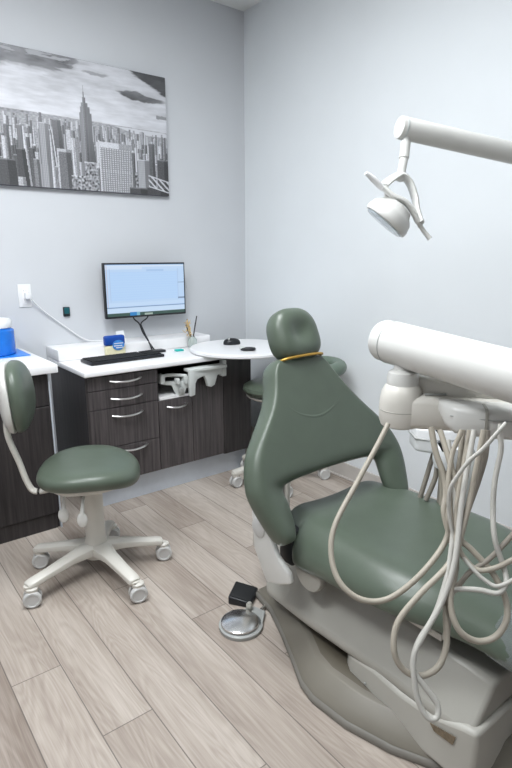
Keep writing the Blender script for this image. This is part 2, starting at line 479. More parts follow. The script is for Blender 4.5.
# instrument arm folded under the desk
ih = thing('instrument_arm', 'light grey moulded instrument arm with hooks hanging below the desk front', 'instrument holder', (1.64, 2.70, .58))
def scallop(bm, p0, p1, z1, low, th=.022):
    """upright panel from p0 to p1 whose lower edge follows (fraction, z)"""
    p0 = V(p0); p1 = V(p1); d = (p1-p0); nrm = V((-d.y, d.x, 0)).normalized()*th
    out = [V((p0.x, p0.y, z1)), V((p1.x, p1.y, z1))] + [V((p0.x+d.x*f, p0.y+d.y*f, z)) for f, z in low]
    prism(bm, out, nrm, .003)
bm = B()
scallop(bm, (1.585, 2.66, 0), (1.845, 2.70, 0), .742,
        [(1, .668), (.93, .672), (.88, .688), (.80, .682), (.72, .628), (.62, .618), (.52, .626), (.47, .668), (.42, .694), (.30, .690), (.20, .682), (.15, .660), (.14, .628), (.13, .592), (0, .588)])
box(bm, (1.832, 2.695, .668), (1.862, 2.73, .766), .004)
box(bm, (1.585, 2.663, .728), (1.845, 2.735, .746), .004)
obj('front_rail', bm, 'grey', ih)
bm = B()
scallop(bm, (1.452, 2.80, 0), (1.64, 2.70, 0), .668, [(1, .592), (.92, .60), (.86, .628), (.76, .625), (.70, .585), (.5, .578), (.42, .61), (.36, .645), (.2, .648), (.06, .655)], .03)
box(bm, (1.452, 2.765, .66), (1.48, 2.815, .715), .005); box(bm, (1.58, 2.70, .655), (1.605, 2.76, .70), .004); box(bm, (1.535, 2.72, .655), (1.553, 2.76, .69), .004)
tube(bm, [(1.46, 2.79, .70), (1.52, 2.78, .705), (1.60, 2.72, .70)], .010, 10)
obj('rear_bracket', bm, 'grey', ih)
bm = B(); box(bm, (1.545, 2.715, .60), (1.575, 2.735, .632), .004); obj('knob', bm, 'greyd', ih)
bm = B(); box(bm, (1.44, 2.78, .748), (1.86, 2.98, .764), .002); obj('mounting_track', bm, 'blackm', ih)

# ------------------------------------------------------------------ left cabinet
lc = thing('side_cabinet', 'dark woodgrain cabinet at left edge, behind the rolling stool', 'cabinet', (.4, 3.0, 0))
bm = B(); box(bm, (.0, 2.72, .0), (.803, 3.295, .825)); obj('body', bm, 'lam_side', lc, smooth=False)
bm = B(); box(bm, (.803, 2.701, .0), (.810, 3.295, .825)); obj('end_panel', bm, 'kick', lc, smooth=False)
for z0, z1, nm in ((.662, .815, 'drawer'), (.09, .657, 'door')):
    for x0, x1 in ((.405, .8025), (.01, .401)):
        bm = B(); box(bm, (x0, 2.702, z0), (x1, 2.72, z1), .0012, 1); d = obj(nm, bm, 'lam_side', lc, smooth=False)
bm = B(); box(bm, (0, 2.712, .0), (.79, 2.72, .085)); obj('kick_panel', bm, 'lam_side', lc, smooth=False)
bm = B(); box(bm, (-.02, 2.665, .827), (.845, 3.298, .868), .004)
solo('side_worktop', bm, 'counter', 'white worktop of the left cabinet, under the blue tub', 'worktop', (.4, 3.0, .827))

# blue tub on blue tray
bt = thing('disinfectant_tub', 'translucent blue tub with a white lid on the left worktop', 'tub', (.668, 3.13, .868))
bm = B(); lathe(bm, [(.100, 0), (.105, .004), (.105, .128), (.092, .138), (.090, .142)], (.668, 3.13, .873)); obj('tub_body', bm, 'blue', bt)
bm = B(); lathe(bm, [(.094, 0), (.097, .004), (.097, .034), (.090, .044), (0, .045)], (.668, 3.13, 1.0155)); obj('lid', bm, 'white', bt)
bm = B(); box(bm, (.48, 3.00, .8685), (.815, 3.26, .8725), .001, 1)
solo('blue_tray', bm, 'bluesheet', 'flat bright blue mat lying under the tub', 'mat', (.63, 3.14, .8685))

# ------------------------------------------------------------------ wall outlet, cord, wall gadget
wo = thing('wall_outlet', 'white wall outlet plate with a plug in it, left of the monitor', 'outlet', (.90, 3.30, 1.10))
bm = B(); box(bm, (.858, 3.293, 1.098), (.930, 3.30, 1.226), .003); obj('cover_plate', bm, 'white', wo)
bm = B(); box(bm, (.879, 3.290, 1.115), (.911, 3.2935, 1.210), .002); obj('sockets', bm, 'counter', wo)
for z in (1.135, 1.185):
    for x0, x1, z0, z1 in ((.888, .890, z, z+.010), (.900, .902, z, z+.010), (.893, .897, z-.010, z-.006)):
        bm = B(); box(bm, (x0, 3.2895, z0), (x1, 3.2905, z1)); obj('slot', bm, 'greyd', wo, smooth=False)
wc = thing('power_cord', 'white power cord running from the outlet down to the desk', 'cord', (.91, 3.27, .80))
bm = B(); tube(bm, [(.913, 3.262, 1.155), (.945, 3.278, 1.115), (1.0, 3.285, 1.06), (1.10, 3.288, .975), (1.20, 3.285, .895), (1.26, 3.27, .872), (1.32, 3.24, .872)], .0042, 8); obj('cable', bm, 'white', wc)
bm = B(); box(bm, (.888, 3.255, 1.145), (.920, 3.289, 1.180), .005); obj('plug', bm, 'white', wc)
wg = thing('wall_button', 'small square teal and black button fixed on the wall beside the monitor', 'button', (1.122, 3.30, 1.03))
bm = B(); box(bm, (1.103, 3.286, 1.030), (1.142, 3.30, 1.086), .004); obj('housing', bm, 'black', wg)
bm = B(); box(bm, (1.107, 3.283, 1.046), (1.138, 3.288, 1.083), .003); obj('face', bm, 'teald', wg)

# ------------------------------------------------------------------ monitor
mo = thing('monitor', 'thin black framed computer monitor showing a pale blue spreadsheet', 'monitor', (1.64, 3.25, .865))
ex0, ex1, ez0, ez1, yM = 1.330, 1.888, 1.005, 1.340, 3.20
bm = B(); box(bm, (ex0, yM, ez0), (ex1, yM+.030, ez1), .004); obj('frame', bm, 'black', mo)
bm = B(); box(bm, (1.52, yM+.030, 1.08), (1.74, yM+.055, 1.26), .008); box(bm, (1.56, yM+.055, 1.10), (1.70, 3.30, 1.23), .003); obj('wall_mount', bm, 'blackm', mo)
def scr(x, z):
    u = (x-ex0)/(ex1-ex0); v = (ez1-z)/(ez1-ez0)
    c = (.50, .68, .93)
    if v < .045: c = (.30, .50, .80)
    elif v < .07: c = (.66, .78, .95)
    elif v < .12: c = (.62, .75, .94) if u < .45 else (.52, .69, .93)
    elif v < .16 and .5 < u < .72: c = (.40, .58, .86)
    if .07 < u < .90 and .17 < v < .68:
        c = (.46, .66, .95)
        if int((v-.17)*46) % 2: c = (.48, .68, .955)
    if (.06 < u < .066 or .90 < u < .904) and .1 < v < .70: c = (.38, .52, .78)
    if u > .90 and .66 < v < .69: c = (.22, .3, .45)
    if u > .90 and .37 < v < .385: c = (.3, .42, .62)
    if .72 < v < .78: c = (.55, .72, .95)
    if .795 < v < .81: c = (.16, .26, .46)
    elif v >= .81: c = (.58, .74, .94)
    if .03 < u < .034 and v < .8: c = (.6, .45, .5)
    if v > .905: c = (.035, .085, .07)
    if v > .90 and .28 < u < .36: c = (.02, .22, .55)
    if v > .90 and .36 < u < .40: c = (.2, .45, .6)
    if v > .93 and .46 < u < .56: c = (.35, .45, .4)
    return c
grid_image('screen', ex0+.009, ex1-.009, ez0+.012, ez1-.010, yM-.0006, 200, 120, scr, 'screen', mo)
bm = B()
tube(bm, [(1.515, yM+.02, 1.005), (1.52, yM+.01, .990), (1.545, yM, .962), (1.548, 3.16, .91), (1.548, 3.085, .86), (1.548, 3.045, .808), (1.53, 3.02, .806), (1.50, 3.01, .806)], .0045, 8)
obj('cable', bm, 'black', mo)
bm = B()
tube(bm, [(1.620, yM+.02, 1.005), (1.60, yM+.01, .990), (1.558, yM, .965), (1.554, 3.17, .93), (1.556, 3.10, .86), (1.575, 3.05, .806), (1.62, 3.04, .806)], .004, 8)
obj('cable', bm, 'black', mo)

# ------------------------------------------------------------------ keyboard
kb = thing('keyboard', 'black computer keyboard lying on the white desk worktop', 'keyboard', (1.305, 2.93, .80), rz=math.radians(1.5))
bm = B(); prism(bm, [V((-.225, -.078, .001)), V((.225, -.078, .001)), V((.225, .078, .001)), V((-.225, .078, .001))], (0, 0, .016), .004)
obj('case', bm, 'black', kb, world=False)
bm = B()
for r in range(6):
    y = -.064 + r*.0245; x = -.213
    ks = [1]*15 if r else [1.4, 1.4, 1.4, 6, 1.4, 1.4, 2]
    s = .335/sum(ks)
    for k in ks:
        box(bm, (x+.001, y, .017), (x+k*s-.001, y+.020, .0225), .001, 1); x += k*s
    x = .135
    for k in range(4): box(bm, (x+.001, y, .017), (x+.018, y+.020, .0225), .001, 1); x += .0195
obj('keys', bm, 'blackm', kb, world=False, smooth=False)
# extra black adapter by the cables
bm = B(); box(bm, (1.50, 3.0, .801), (1.62, 3.06, .815), .004); 
solo('cable_adapter', bm, 'black', 'small flat black box where the monitor cables land on the desk', 'adapter', (1.56, 3.03, .801))

# ------------------------------------------------------------------ wipes box, card, diffuser, teal cap, mice
wb = thing('wipes_pack', 'small pale yellow pack with a deep blue lid, behind the keyboard', 'pack', (1.31, 3.06, .80))
bm = B(); box(bm, (1.252, 3.045, .8005), (1.376, 3.080, .866), .010, 3); obj('pack_body', bm, 'yellow', wb)
bm = B(); box(bm, (1.248, 3.043, .8665), (1.374, 3.082, .925), .012, 3); obj('lid', bm, 'deepblue', wb)
bm = B(); lathe(bm, [(.030, 0), (.030, .0015), (0, .0016)], (1.328, 3.0425, .868), (0, -1, 0), sx=1.25, sy=1.0)
obj('round_label', bm, mat('mid_blue_print', (.05, .25, .68), .4, noise=.2, nscale=60), wb)
bm = B()
for i, (x0, x1, z) in enumerate(((1.301, 1.357, .876), (1.299, 1.351, .862), (1.311, 1.358, .850))): box(bm, (x0, 3.0398, z), (x1, 3.0405, z+.005))
obj('lettering', bm, 'white', wb, smooth=False)
bm = B(); prism(bm, [V((1.355, 3.105, .866)), V((1.415, 3.125, .866)), V((1.418, 3.160, .935)), V((1.358, 3.140, .935))], (0, .0012, 0))
box(bm, (1.36, 3.12, .8655), (1.41, 3.17, .8675))
solo('desk_card', bm, 'white', 'small white card propped on the ledge behind the yellow pack', 'card', (1.39, 3.13, .8655), smooth=False)
bm = B(); box(bm, (1.675, 2.965, .8005), (1.728, 3.000, .812), .004)
solo('plastic_cap', bm, 'teal', 'small bright teal plastic cap lying on the desk worktop', 'cap', (1.70, 2.98, .8005))
rd = thing('reed_diffuser', 'small pale glass diffuser with dark reeds and a dried flower', 'diffuser', (1.845, 3.056, .80))
bm = B(); lathe(bm, [(.026, 0), (.029, .003), (.029, .05), (.020, .062), (.018, .070), (.015, .070), (.017, .060), (.025, .048), (.025, .004), (0, .003)], (1.845, 3.056, .8005)); obj('bottle', bm, 'glass', rd)
for dx, dy, h in ((-.030, .01, .175), (.045, .012, .19), (.032, .0, .165), (.020, -.01, .15), (-.045, 0, .14)):
    bm = B(); tube(bm, [(1.845-dx*.15, 3.056-dy*.15, .81), (1.845+dx, 3.056+dy, .81+h)], .0036, 6); obj('reed', bm, 'reed', rd)
bm = B()
r2 = random.Random(3)
for k in range(26):
    c = V((1.812+r2.uniform(-.022, .016), 3.05+r2.uniform(-.015, .015), .925+r2.uniform(-.045, .05)))
    d = V((r2.uniform(-1, 1), r2.uniform(-1, 1), r2.uniform(0, 1.5))).normalized()*.02
    tube(bm, [c-d, c, c+d], [.0005, .005, .0008], 6, flat=.5, smooth=2)
tube(bm, [(1.838, 3.056, .83), (1.82, 3.05, .90)], .0025, 6)
obj('dried_flower', bm, 'straw', rd)
ms = thing('computer_mouse', 'black rounded mouse on the round white tabletop', 'mouse', (2.02, 2.86, .826))
def halfdome(p): return V((p.x, p.y, max(p.z, -.25)))
bm = B(); ellipsoid(bm, (2.02, 2.86, .8345), (.036, .055, .032), .85, Matrix.Rotation(1.2, 3, 'Z'), fn=halfdome); obj('shell', bm, 'black', ms)
bm = B(); lathe(bm, [(.006, -.004), (.009, 0), (.006, .004)], (1.99, 2.85, .863), (1, .3, 0), n=14); obj('wheel', bm, 'greyd', ms)
mk = thing('key_fob', 'small dark oblong remote on the round tabletop, nearest the patient chair', 'remote', (1.95, 2.61, .826))
bm = B(); ellipsoid(bm, (1.955, 2.600, .837), (.026, .046, .011), .7, Matrix.Rotation(.95, 3, 'Z')); obj('shell', bm, 'black', mk)
bm = B(); ellipsoid(bm, (1.928, 2.622, .843), (.018, .022, .007), .8, Matrix.Rotation(.95, 3, 'Z')); obj('button', bm, 'grey', mk)

# ------------------------------------------------------------------ rolling stools
def stool_base(root, spots, zt, colr=.034, name='base'):
    """five-leg star with casters, local coordinates, column up to zt"""
    bm = B()
    lathe(bm, [(.050, .075), (.058, .10), (.052, .135), (.043, .17), (.041, zt-.06), (.037, zt)], n=28)
    obj('column', bm, 'cream', root, world=False)
    for px, py in spots:
        R = math.hypot(px, py); a = math.atan2(py, px); c, s = math.cos(a), math.sin(a)
        bm = B()
        rings = []
        for f, w, zc, h in ((0.0, .050, .118, .060), (.14, .044, .120, .054), (.35, .032, .116, .042), (.7, .027, .103, .034), (.92, .027, .095, .034), (.98, .025, .092, .031), (1.0, .018, .091, .022)):
            r = .02 + (R-.0)*f*.96
            ring = []
            for k in range(12):
                t = 2*PI*k/12; u = math.copysign(abs(math.cos(t))**.7, math.cos(t))*w; v = math.copysign(abs(math.sin(t))**.7, math.sin(t))*h*.5
                ring.append((c*r - s*u, s*r + c*u, zc+v))
            rings.append(ring)
        loft(bm, rings)
        leg = obj('leg', bm, 'cream', root, world=False)
        ca = math.radians(-100)+random.uniform(-.3, .3)
        ax = V((math.cos(ca), math.sin(ca), 0)); pr = V((-ax.y, ax.x, 0)); ctr = V((c*R, s*R, .036))
        bm = B()
        ctr2 = ctr + pr*.012
        for sg in (-1, 1):
            b0 = ctr2 + ax*sg*.006
            lathe(bm, [(.010, 0), (.034, .001), (.036, .005), (.036, .015), (.032, .020), (.026, .021), (.024, .018), (0, .018)], b0, ax*sg, n=26)
        lathe(bm, [(.006, -.006), (.006, .006)], ctr2, ax, n=10)
        cst = obj('caster', bm, 'wheel', root, world=False)
        bm = B(); lathe(bm, [(.007, 0), (.007, .020), (.016, .024), (.018, .036)], (ctr.x, ctr.y, .056), n=16)
        lathe(bm, [(.010, 0), (.030, .001), (.032, .014), (.020, .022)], ctr2+V((0, 0, .030)), n=18, sx=.8, sy=.8)
        obj('caster_fork', bm, 'cream', root, world=False)

def cushion(bm, outline, z0, z1, c=(0, 0), fn=None):
    """pillow: stacked scaled outline rings; outline = list of (x,y)"""
    prof = [(.80, 0), (.93, .10), (1.0, .38), (1.0, .58), (.955, .80), (.84, .93), (.62, .985), (.30, 1.0)]
    rings = []
    for s, f in prof:
        rings.append([V((c[0]+(x-c[0])*s, c[1]+(y-c[1])*s, z0+(z1-z0)*f)) for x, y in outline])
    if fn: rings = [[fn(p) for p in r] for r in rings]
    loft(bm, rings)

st = thing('rolling_stool', 'green upholstered rolling stool with backrest and cream base, left foreground', 'stool', (.80, 2.20, 0))
stool_base(st, [(-.322, -.085), (-.205, .190), (.030, -.318), (.268, -.095), (.150, .215)], .43)
# forward direction of the stool (towards image right)
F = V((.90, -.43, 0)).normalized(); S = V((-F.y, F.x, 0))
def sl(f, s, z): return F*f + S*s + V((0, 0, z))
outl = []
for k in range(28):
    t = 2*PI*k/28
    f = math.copysign(abs(math.cos(t))**.85, math.cos(t)); s = math.copysign(abs(math.sin(t))**.85, math.sin(t))
    w = .205*(1-.05*f)
    outl.append((f*.215, s*w*1.08))
def seatfn(p):
    f, s, z = p.x, p.y, p.z
    z += -.010*(f/.2)**2 if f < 0 else -(.034 if z < .49 else .022)*(f/.2)**2
    z += .006*(s/.2)**2
    return sl(f-.004, s-.006, z)
bm = B(); cushion(bm, outl, .452, .535, fn=seatfn); obj('seat', bm, 'green', st, world=False, sub=1)
bm = B()
o2 = [(x*.78, y*.72) for x, y in outl]
cushion(bm, o2, .420, .468, fn=lambda p: sl(p.x-.012, p.y, p.z)); obj('seat_pan', bm, 'cream', st, world=False, sub=1)
bm = B(); prism(bm, [sl(-.19, -.05, .425), sl(.05, -.05, .418), sl(.05, .05, .418), sl(-.19, .05, .425)], (0, 0, .018), .003)
for s in (-.035, 0, .035):
    q = sl(-.10, s, .415); lathe(bm, [(.008, 0), (.008, .012)], q, n=12)
obj('mechanism', bm, 'cream', st, world=False)
for f0, s0 in ((-.10, -.10), (-.02, -.16)):
    bm = B()
    a = sl(f0, s0*.4, .425); b = sl(f0-.005, s0, .405); c = sl(f0-.01, s0-.02, .355)
    tube(bm, [a, b, c], [.007, .006, .010], 10)
    ellipsoid(bm, c+V((0, 0, -.018)), (.021, .009, .033), 1.0, Matrix.Rotation(math.atan2(S.y, S.x)+PI/2, 3, 'Z'), nu=18, nv=10)
    obj('lever', bm, 'cream2', st, world=False)
# backrest bar
bm = B()
tube(bm, [sl(-.06, 0, .425), sl(-.17, 0, .408), sl(-.235, 0, .405), sl(-.262, 0, .45), sl(-.285, 0, .54), sl(-.318, 0, .66), sl(-.315, 0, .76)], .019, 12, flat=.62, smooth=5, up0=(0, 0, 1) if False else tuple(S.cross(V((0,0,1)))))
obj('backrest_bar', bm, 'cream', st, world=False)
def backpad(p, thick, dz=0): return p
FB = V((.905, -.42, 0)).normalized(); SB = V((-FB.y, FB.x, 0))
Rb = Matrix(((FB.x, SB.x, 0), (FB.y, SB.y, 0), (0, 0, 1)))   # columns F,S,Z
Rt = Rb @ Matrix.Rotation(math.radians(-4), 3, 'Y') 
def pf(p):
    q = V((p.x + .25*p.y*p.y*1.0, p.y, p.z)); return q
bm = B(); ellipsoid(bm, sl(-.272, .012, .822), (.056, .155, .146), .82, Rt, fn=lambda p: V((p.x*(1 if p.x > 0 else .45) + .35*p.y*p.y, p.y, p.z))); obj('backrest', bm, 'green', st, world=False)
bm = B(); ellipsoid(bm, sl(-.292, .012, .820), (.042, .150, .146), .80, Rt, fn=lambda p: V((p.x*(1 if p.x < 0 else .35) + .40*p.y*p.y, p.y, p.z))); obj('backrest_shell', bm, 'cream2', st, world=False)

s2 = thing('assistant_stool', 'green assistant stool with curved arm support, partly behind the patient chair', 'stool', (2.08, 2.52, 0))
stool_base(s2, [(.25, .13), (-.045, .225), (-.265, .04), (-.12, -.26), (.245, -.20)], .52)
bm = B(); lathe(bm, [(.12, 0), (.165, .012), (.182, .035), (.178, .055), (.150, .072), (.08, .078), (0, .079)], (0.0, 0.0, .555), n=40); obj('seat', bm, 'green', s2, world=False)
bm = B(); lathe(bm, [(.05, -.03), (.12, -.012), (.150, .0), (.160, .012), (.12, .014)], (0.0, 0.0, .540), n=40); obj('seat_pan', bm, 'cream', s2, world=False)
bm = B()
ring = []
for k in range(13):
    a = math.radians(-150 + 200*k/12); ring.append(V((.10+.195*math.cos(a), -.19+.195*math.sin(a), .745)))
tube(bm, ring, [.026, .038, .042, .042, .042, .038, .026], 16, flat=.95, smooth=3); obj('arm_support', bm, 'greenl', s2, world=False)
bm = B(); tube(bm, [(.0, 0, .525), (.16, -.04, .50), (.28, -.12, .55), (.30, -.17, .66), (.295, -.19, .73)], .013, 12); obj('arm_bar', bm, 'cream', s2, world=False)

# ------------------------------------------------------------------ patient chair
CX = 1.365
pc = thing('dental_chair', 'green upholstered dental patient chair on a long beige base', 'dental chair', (1.44, 1.05, 0))
def bk(a, z, n=0.0):
    """point on the inclined back plane: lateral a, height z, n = distance towards the sitter"""
    nrm = V((0, -1, .45)).normalized()
    return V((CX+a, 1.27+.45*(z-.5), z)) + nrm*n
# backrest: rows from neck down to the cross bar, then two arms
rows = [  # z, left x, right x
    (1.012, 1.250, 1.410), (1.000, 1.222, 1.448), (.975, 1.197, 1.470), (.92, 1.181, 1.506), (.87, 1.155, 1.545), (.82, 1.107, 1.590), (.767, 1.055, 1.645), (.73, 1.021, 1.680), (.68, .998, 1.716), (.64, .990, 1.730), (.618, .987, 1.734)]
cols = [-1, -.94, -.83, -.66, -.40, 0, .40, .66, .83, .94, 1]
bm = B()
grid = []
for i, (z, xl, xr) in enumerate(rows):
    w = (xr-xl)/2; cxr = (xr+xl)/2 - CX
    line = []
    for c in cols:
        zz = z
        if i == len(rows)-1:      # curved lower edge of the cross bar
            zz = z + .012*max(0, 1-(c/.66)**2) if abs(c) < .66 else z
        line.append(bm.verts.new(bk(cxr + c*w, zz, .012*(abs(c)**2)*(w/.37)**2)))
    grid.append(line)
for a, b in zip(grid, grid[1:]):
    for k in range(len(cols)-1): bm.faces.new((a[k], a[k+1], b[k+1], b[k]))
arm = [(.580, .371, .236, .012), (.54, .358, .234, .016), (.50, .342, .238, .020), (.468, .326, .248, .024), (.452, .312, .262, .024)]
for sg in (-1, 1):
    idx = [0, 1, 2, 3] if sg < 0 else [10, 9, 8, 7]
    prev = [grid[-1][k] for k in idx]
    for z, wo, wi, n in arm:
        cur = [bm.verts.new(bk(sg*(wo+(wi-wo)*f), z, n)) for f in (0, .2, .5, 1)]
        for k in range(3): bm.faces.new((prev[k], prev[k+1], cur[k+1], cur[k]))
        prev = cur
bmesh.ops.recalc_face_normals(bm, faces=bm.faces[:])
o = obj('backrest', bm, 'green', pc, sub=0)
for p in o.data.polygons: p.use_smooth = True
vg = o.vertex_groups.new(name='thick'); me = o.data
ec = {}
for p in me.polygons:
    for k in p.edge_keys: ec[k] = ec.get(k, 0)+1
rim = {v for k, c in ec.items() if c == 1 for v in k}
for v in me.vertices: vg.add([v.index], .50 if v.index in rim else 1.0, 'REPLACE')
s = o.modifiers.new('solid', 'SOLIDIFY'); s.thickness = .090; s.offset = 0; s.vertex_group = 'thick'
s = o.modifiers.new('sub', 'SUBSURF'); s.levels = 3; s.render_levels = 3
pcb = o
# smile-shaped upholstery seam
bm = B()
pts = [bk(a-.022, z, .0375) for a, z in ((-.150, .885), (-.128, .855), (-.092, .826), (-.045, .808), (0, .802), (.045, .808), (.092, .826), (.128, .855), (.150, .885))]
tube(bm, pts, .0105, 10, flat=.8); obj('seam', bm, 'green', pcb)
# headrest
nr = V((0, -1, .45)).normalized(); upv = V((0, .45, 1)).normalized()
Rh = Matrix(((1, 0, 0), (0, -nr.y, upv.y), (0, -nr.z, upv.z)))
def hfn(p):
    x = p.x*(1 - .16*max(0, p.z)**2 - .04*p.z); y = p.y
    if p.y < 0: y = p.y*(1 - .42*math.exp(-((p.x/.38)**2+((p.z+.0)/.42)**2)))
    return V((x, y, p.z))
bm = B(); ellipsoid(bm, bk(-.018, 1.086, .022), (.104, .056, .098), .64, Rh, nu=56, nv=40, fn=hfn); hr = obj('headrest', bm, 'green', pc, angle=80)
bm = B(); tube(bm, [bk(-.122, 1.000, .0), bk(-.108, 1.002, .050), bk(-.018, 1.004, .062), bk(.072, 1.004, .050), bk(.086, 1.002, .0)], .0050, 8, smooth=5); obj('trim_band', bm, 'gold', hr)
bm = B(); box(bm, (CX-.04, 0, 0), (CX+.04, .012, .30), .003)
bmesh.ops.transform(bm, matrix=Matrix.Translation(bk(0, .88, -.062) - V((CX, 0, 0))) @ Matrix.Rotation(-math.atan(.45), 4, 'X') @ Matrix.Translation((0, 0, 0)), verts=bm.verts[:])
obj('headrest_bar', bm, 'metal', hr)
# back shell
bm = B()
rr = []
for z, w in ((.96, .12), (.86, .17), (.74, .27), (.64, .32)):
    rr.append([bk(w*f, z, -.060) for f in (-1, -.6, -.2, .2, .6, 1)])
loft(bm, rr, closed=False, cap=False)
o = obj('back_shell', bm, 'cream', pc)
s = o.modifiers.new('solid', 'SOLIDIFY'); s.thickness = .012; s.offset = 0

bm = B(); box(bm, (1.315, 1.63, .17), (1.415, 1.69, .66), .006); bp_ = obj('back_post', bm, 'greyd', pc)
for x0 in (1.297, 1.417):
    bm = B(); box(bm, (x0, 1.615, .17), (x0+.016, 1.70, .62), .004); obj('post_flange', bm, 'cream', bp_)
# seat and leg rest as one upholstery shape, lofted along y
def seat_ring(y, cx, hw, ztop, zbot, top=.54, dish=0.0):
    pts = []
    prof = [(-.30, 1.0, -dish), (-.60, 1.0, 0), (-.75, .95, 0), (-.89, .74, 0), (-.97, .45, 0), (-.97, .17, 0), (-.88, 0, 0)]
    for a, h, d in prof: pts.append(V((cx+a*hw, y, zbot+(ztop-zbot)*h + d)))
    for a, h, d in reversed(prof): pts.append(V((cx-a*hw, y, zbot+(ztop-zbot)*h + d)))
    return pts
SX = 1.43
secs = [(1.385, .245, .49, .42), (1.36, .275, .505, .40), (1.29, .285, .510, .375), (1.272, .295, .512, .350), (1.262, .312, .512, .335), (1.245, .322, .512, .330), (1.20, .325, .512, .335), (1.12, .328, .512, .350), (1.02, .335, .512, .368), (.90, .338, .515, .380), (.80, .322, .512, .388),
        (.71, .280, .497, .388), (.60, .230, .465, .375), (.45, .205, .425, .335), (.25, .20, .395, .305), (0.02, .20, .375, .29), (-.12, .19, .365, .30), (-.16, .15, .35, .31)]
bm = B(); loft(bm, [seat_ring(y, SX, w, zt, zb, dish=.012) for y, w, zt, zb in secs]); obj('seat', bm, 'green', pc, sub=2)
# clear plastic film sleeve over the leg rest
bm = B(); loft(bm, [seat_ring(y, SX, w+.006, zt+.006, zb-.004, dish=.010) for y, w, zt, zb in ((.60, .225, .465, .365), (.45, .205, .425, .335), (.25, .20, .395, .305), (0.0, .20, .375, .29), (-.12, .19, .365, .30))], cap=False)
obj('plastic_sleeve', bm, 'clear', pc, sub=1)
# side brackets with round cap discs
for sg in (-1, 1):
    x = SX + .01 + sg*.345
    outl2 = [(1.415, .510), (1.385, .535), (1.355, .515), (1.275, .395), (1.215, .360), (1.205, .325), (1.26, .295), (1.33, .270), (1.40, .37)]
    bm = B(); prism(bm, [V((x-.0 if sg < 0 else x, y, z)) for y, z in outl2], (sg*.022, 0, 0), .008, 3); o = obj('side_bracket', bm, 'cream2', pc)
    bm = B(); lathe(bm, [(.034, 0), (.034, .003), (.030, .005), (0, .006)], (x+sg*.022, 1.372, .462), (sg, 0, 0), n=36, sx=.62 if False else 1, sy=1)
    obj('pivot_cap', bm, 'wheel', o)
for sg in (-1, 1):
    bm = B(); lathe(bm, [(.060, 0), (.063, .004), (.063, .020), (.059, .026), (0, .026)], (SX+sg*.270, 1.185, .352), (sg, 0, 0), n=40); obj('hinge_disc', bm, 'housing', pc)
bm = B(); box(bm, (SX-.30, 1.26, .34), (SX+.30, 1.33, .47), .01); obj('hinge_block', bm, 'black', pc)
# upper housing beam
BX = 1.445
def beam_ring(y, wb, wt, zb, zt):
    return [V((BX-wb, y, zb)), V((BX-wb-.006, y, zb+.03)), V((BX-wt-.02, y, zt-.03)), V((BX-wt, y, zt)), V((BX+wt, y, zt)), V((BX+wt+.02, y, zt-.03)), V((BX+wb+.006, y, zb+.03)), V((BX+wb, y, zb))]
bm = B()
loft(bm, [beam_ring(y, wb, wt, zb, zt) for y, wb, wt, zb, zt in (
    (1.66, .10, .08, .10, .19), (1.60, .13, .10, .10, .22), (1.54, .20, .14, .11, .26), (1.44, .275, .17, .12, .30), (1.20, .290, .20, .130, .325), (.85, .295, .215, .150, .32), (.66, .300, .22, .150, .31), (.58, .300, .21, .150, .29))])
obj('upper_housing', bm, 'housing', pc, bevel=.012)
# pedestal below the housing, with curved shoulder
bm = B()
def ped(y, w, z): return [V((BX-w, y, .03)), V((BX-w+.004, y, z)), V((BX+w-.004, y, z)), V((BX+w, y, .03))]
loft(bm, [ped(1.04, .270, .125), ped(1.00, .296, .150), ped(.90, .307, .168), ped(.80, .312, .160), ped(.70, .312, .165), ped(.60, .312, .20), ped(.565, .305, .20)])
pd = obj('pedestal_cover', bm, 'pedestal', pc, bevel=.012)
bm = B(); lathe(bm, [(.005, 0), (.004, .002), (0, .003)], (BX-.304, .93, .10), (-1, 0, 0), n=12); obj('screw', bm, 'greyd', pd)
bm = B(); prism(bm, [V((BX-.312, .694, .146)), V((BX-.312, .680, .130)), V((BX-.312, .623, .132)), V((BX-.312, .617, .160))], (-.0025, 0, 0)); obj('rating_plate', bm, 'label', pd, smooth=False)
# lift column hidden between beam and seat
bm = B(); box(bm, (BX-.16, .78, .30), (BX+.16, 1.34, .37), .02); box(bm, (BX-.22, 1.0, .02), (BX+.22, 1.22, .14), .01); obj('lift_frame', bm, 'blackm', pc)
bm = B(); box(bm, (BX-.225, .735, .330), (BX-.205, .880, .352), .003); box(bm, (BX-.222, .88, .345), (BX-.205, 1.02, .352), .002)
for k in range(2): lathe(bm, [(.004, 0), (.004, .003)], (BX-.225, .77+.07*k, .341), (-1, 0, 0), n=10)
obj('accessory_rail', bm, 'cream', pc)
# floor plate with swelling cover
near = [(1.235, 1.60), (1.214, 1.48), (1.165, 1.36), (1.100, 1.22), (1.050, 1.12), (1.035, 1.05), (1.045, .92), (1.085, .78), (1.14, .67), (1.20, .59), (1.28, .50)]
def plate_ring(k, z):
    left = []
    for i, (x, y) in enumerate(near):
        yy = y
        if y > 1.5: yy = y-k
        if y < .55: yy = y+k*.5
        left.append(V((x+k, yy, z)))
    right = [V((2*BX-p.x, p.y, z)) for p in reversed(left)]
    return left+right
bm = B(); loft(bm, [plate_ring(0, 0.0), plate_ring(-.004, .010), plate_ring(0, .022), plate_ring(.010, .028)])
obj('floor_plate', bm, 'taupe_edge', pc, angle=60)
bm = B(); loft(bm, [plate_ring(.006, .027), plate_ring(.012, .040), plate_ring(.030, .055), plate_ring(.060, .085), plate_ring(.066, .088)])
obj('base_cover', bm, 'taupe', pc, angle=60)
bm = B(); loft(bm, [plate_ring(.066, .087), plate_ring(.070, .082), plate_ring(.100, .092), plate_ring(.118, .093)]); obj('cover_shade_strip', bm, 'taupe_shade', pc, angle=60)  # dark band paints the shade on the inner wall of the cover

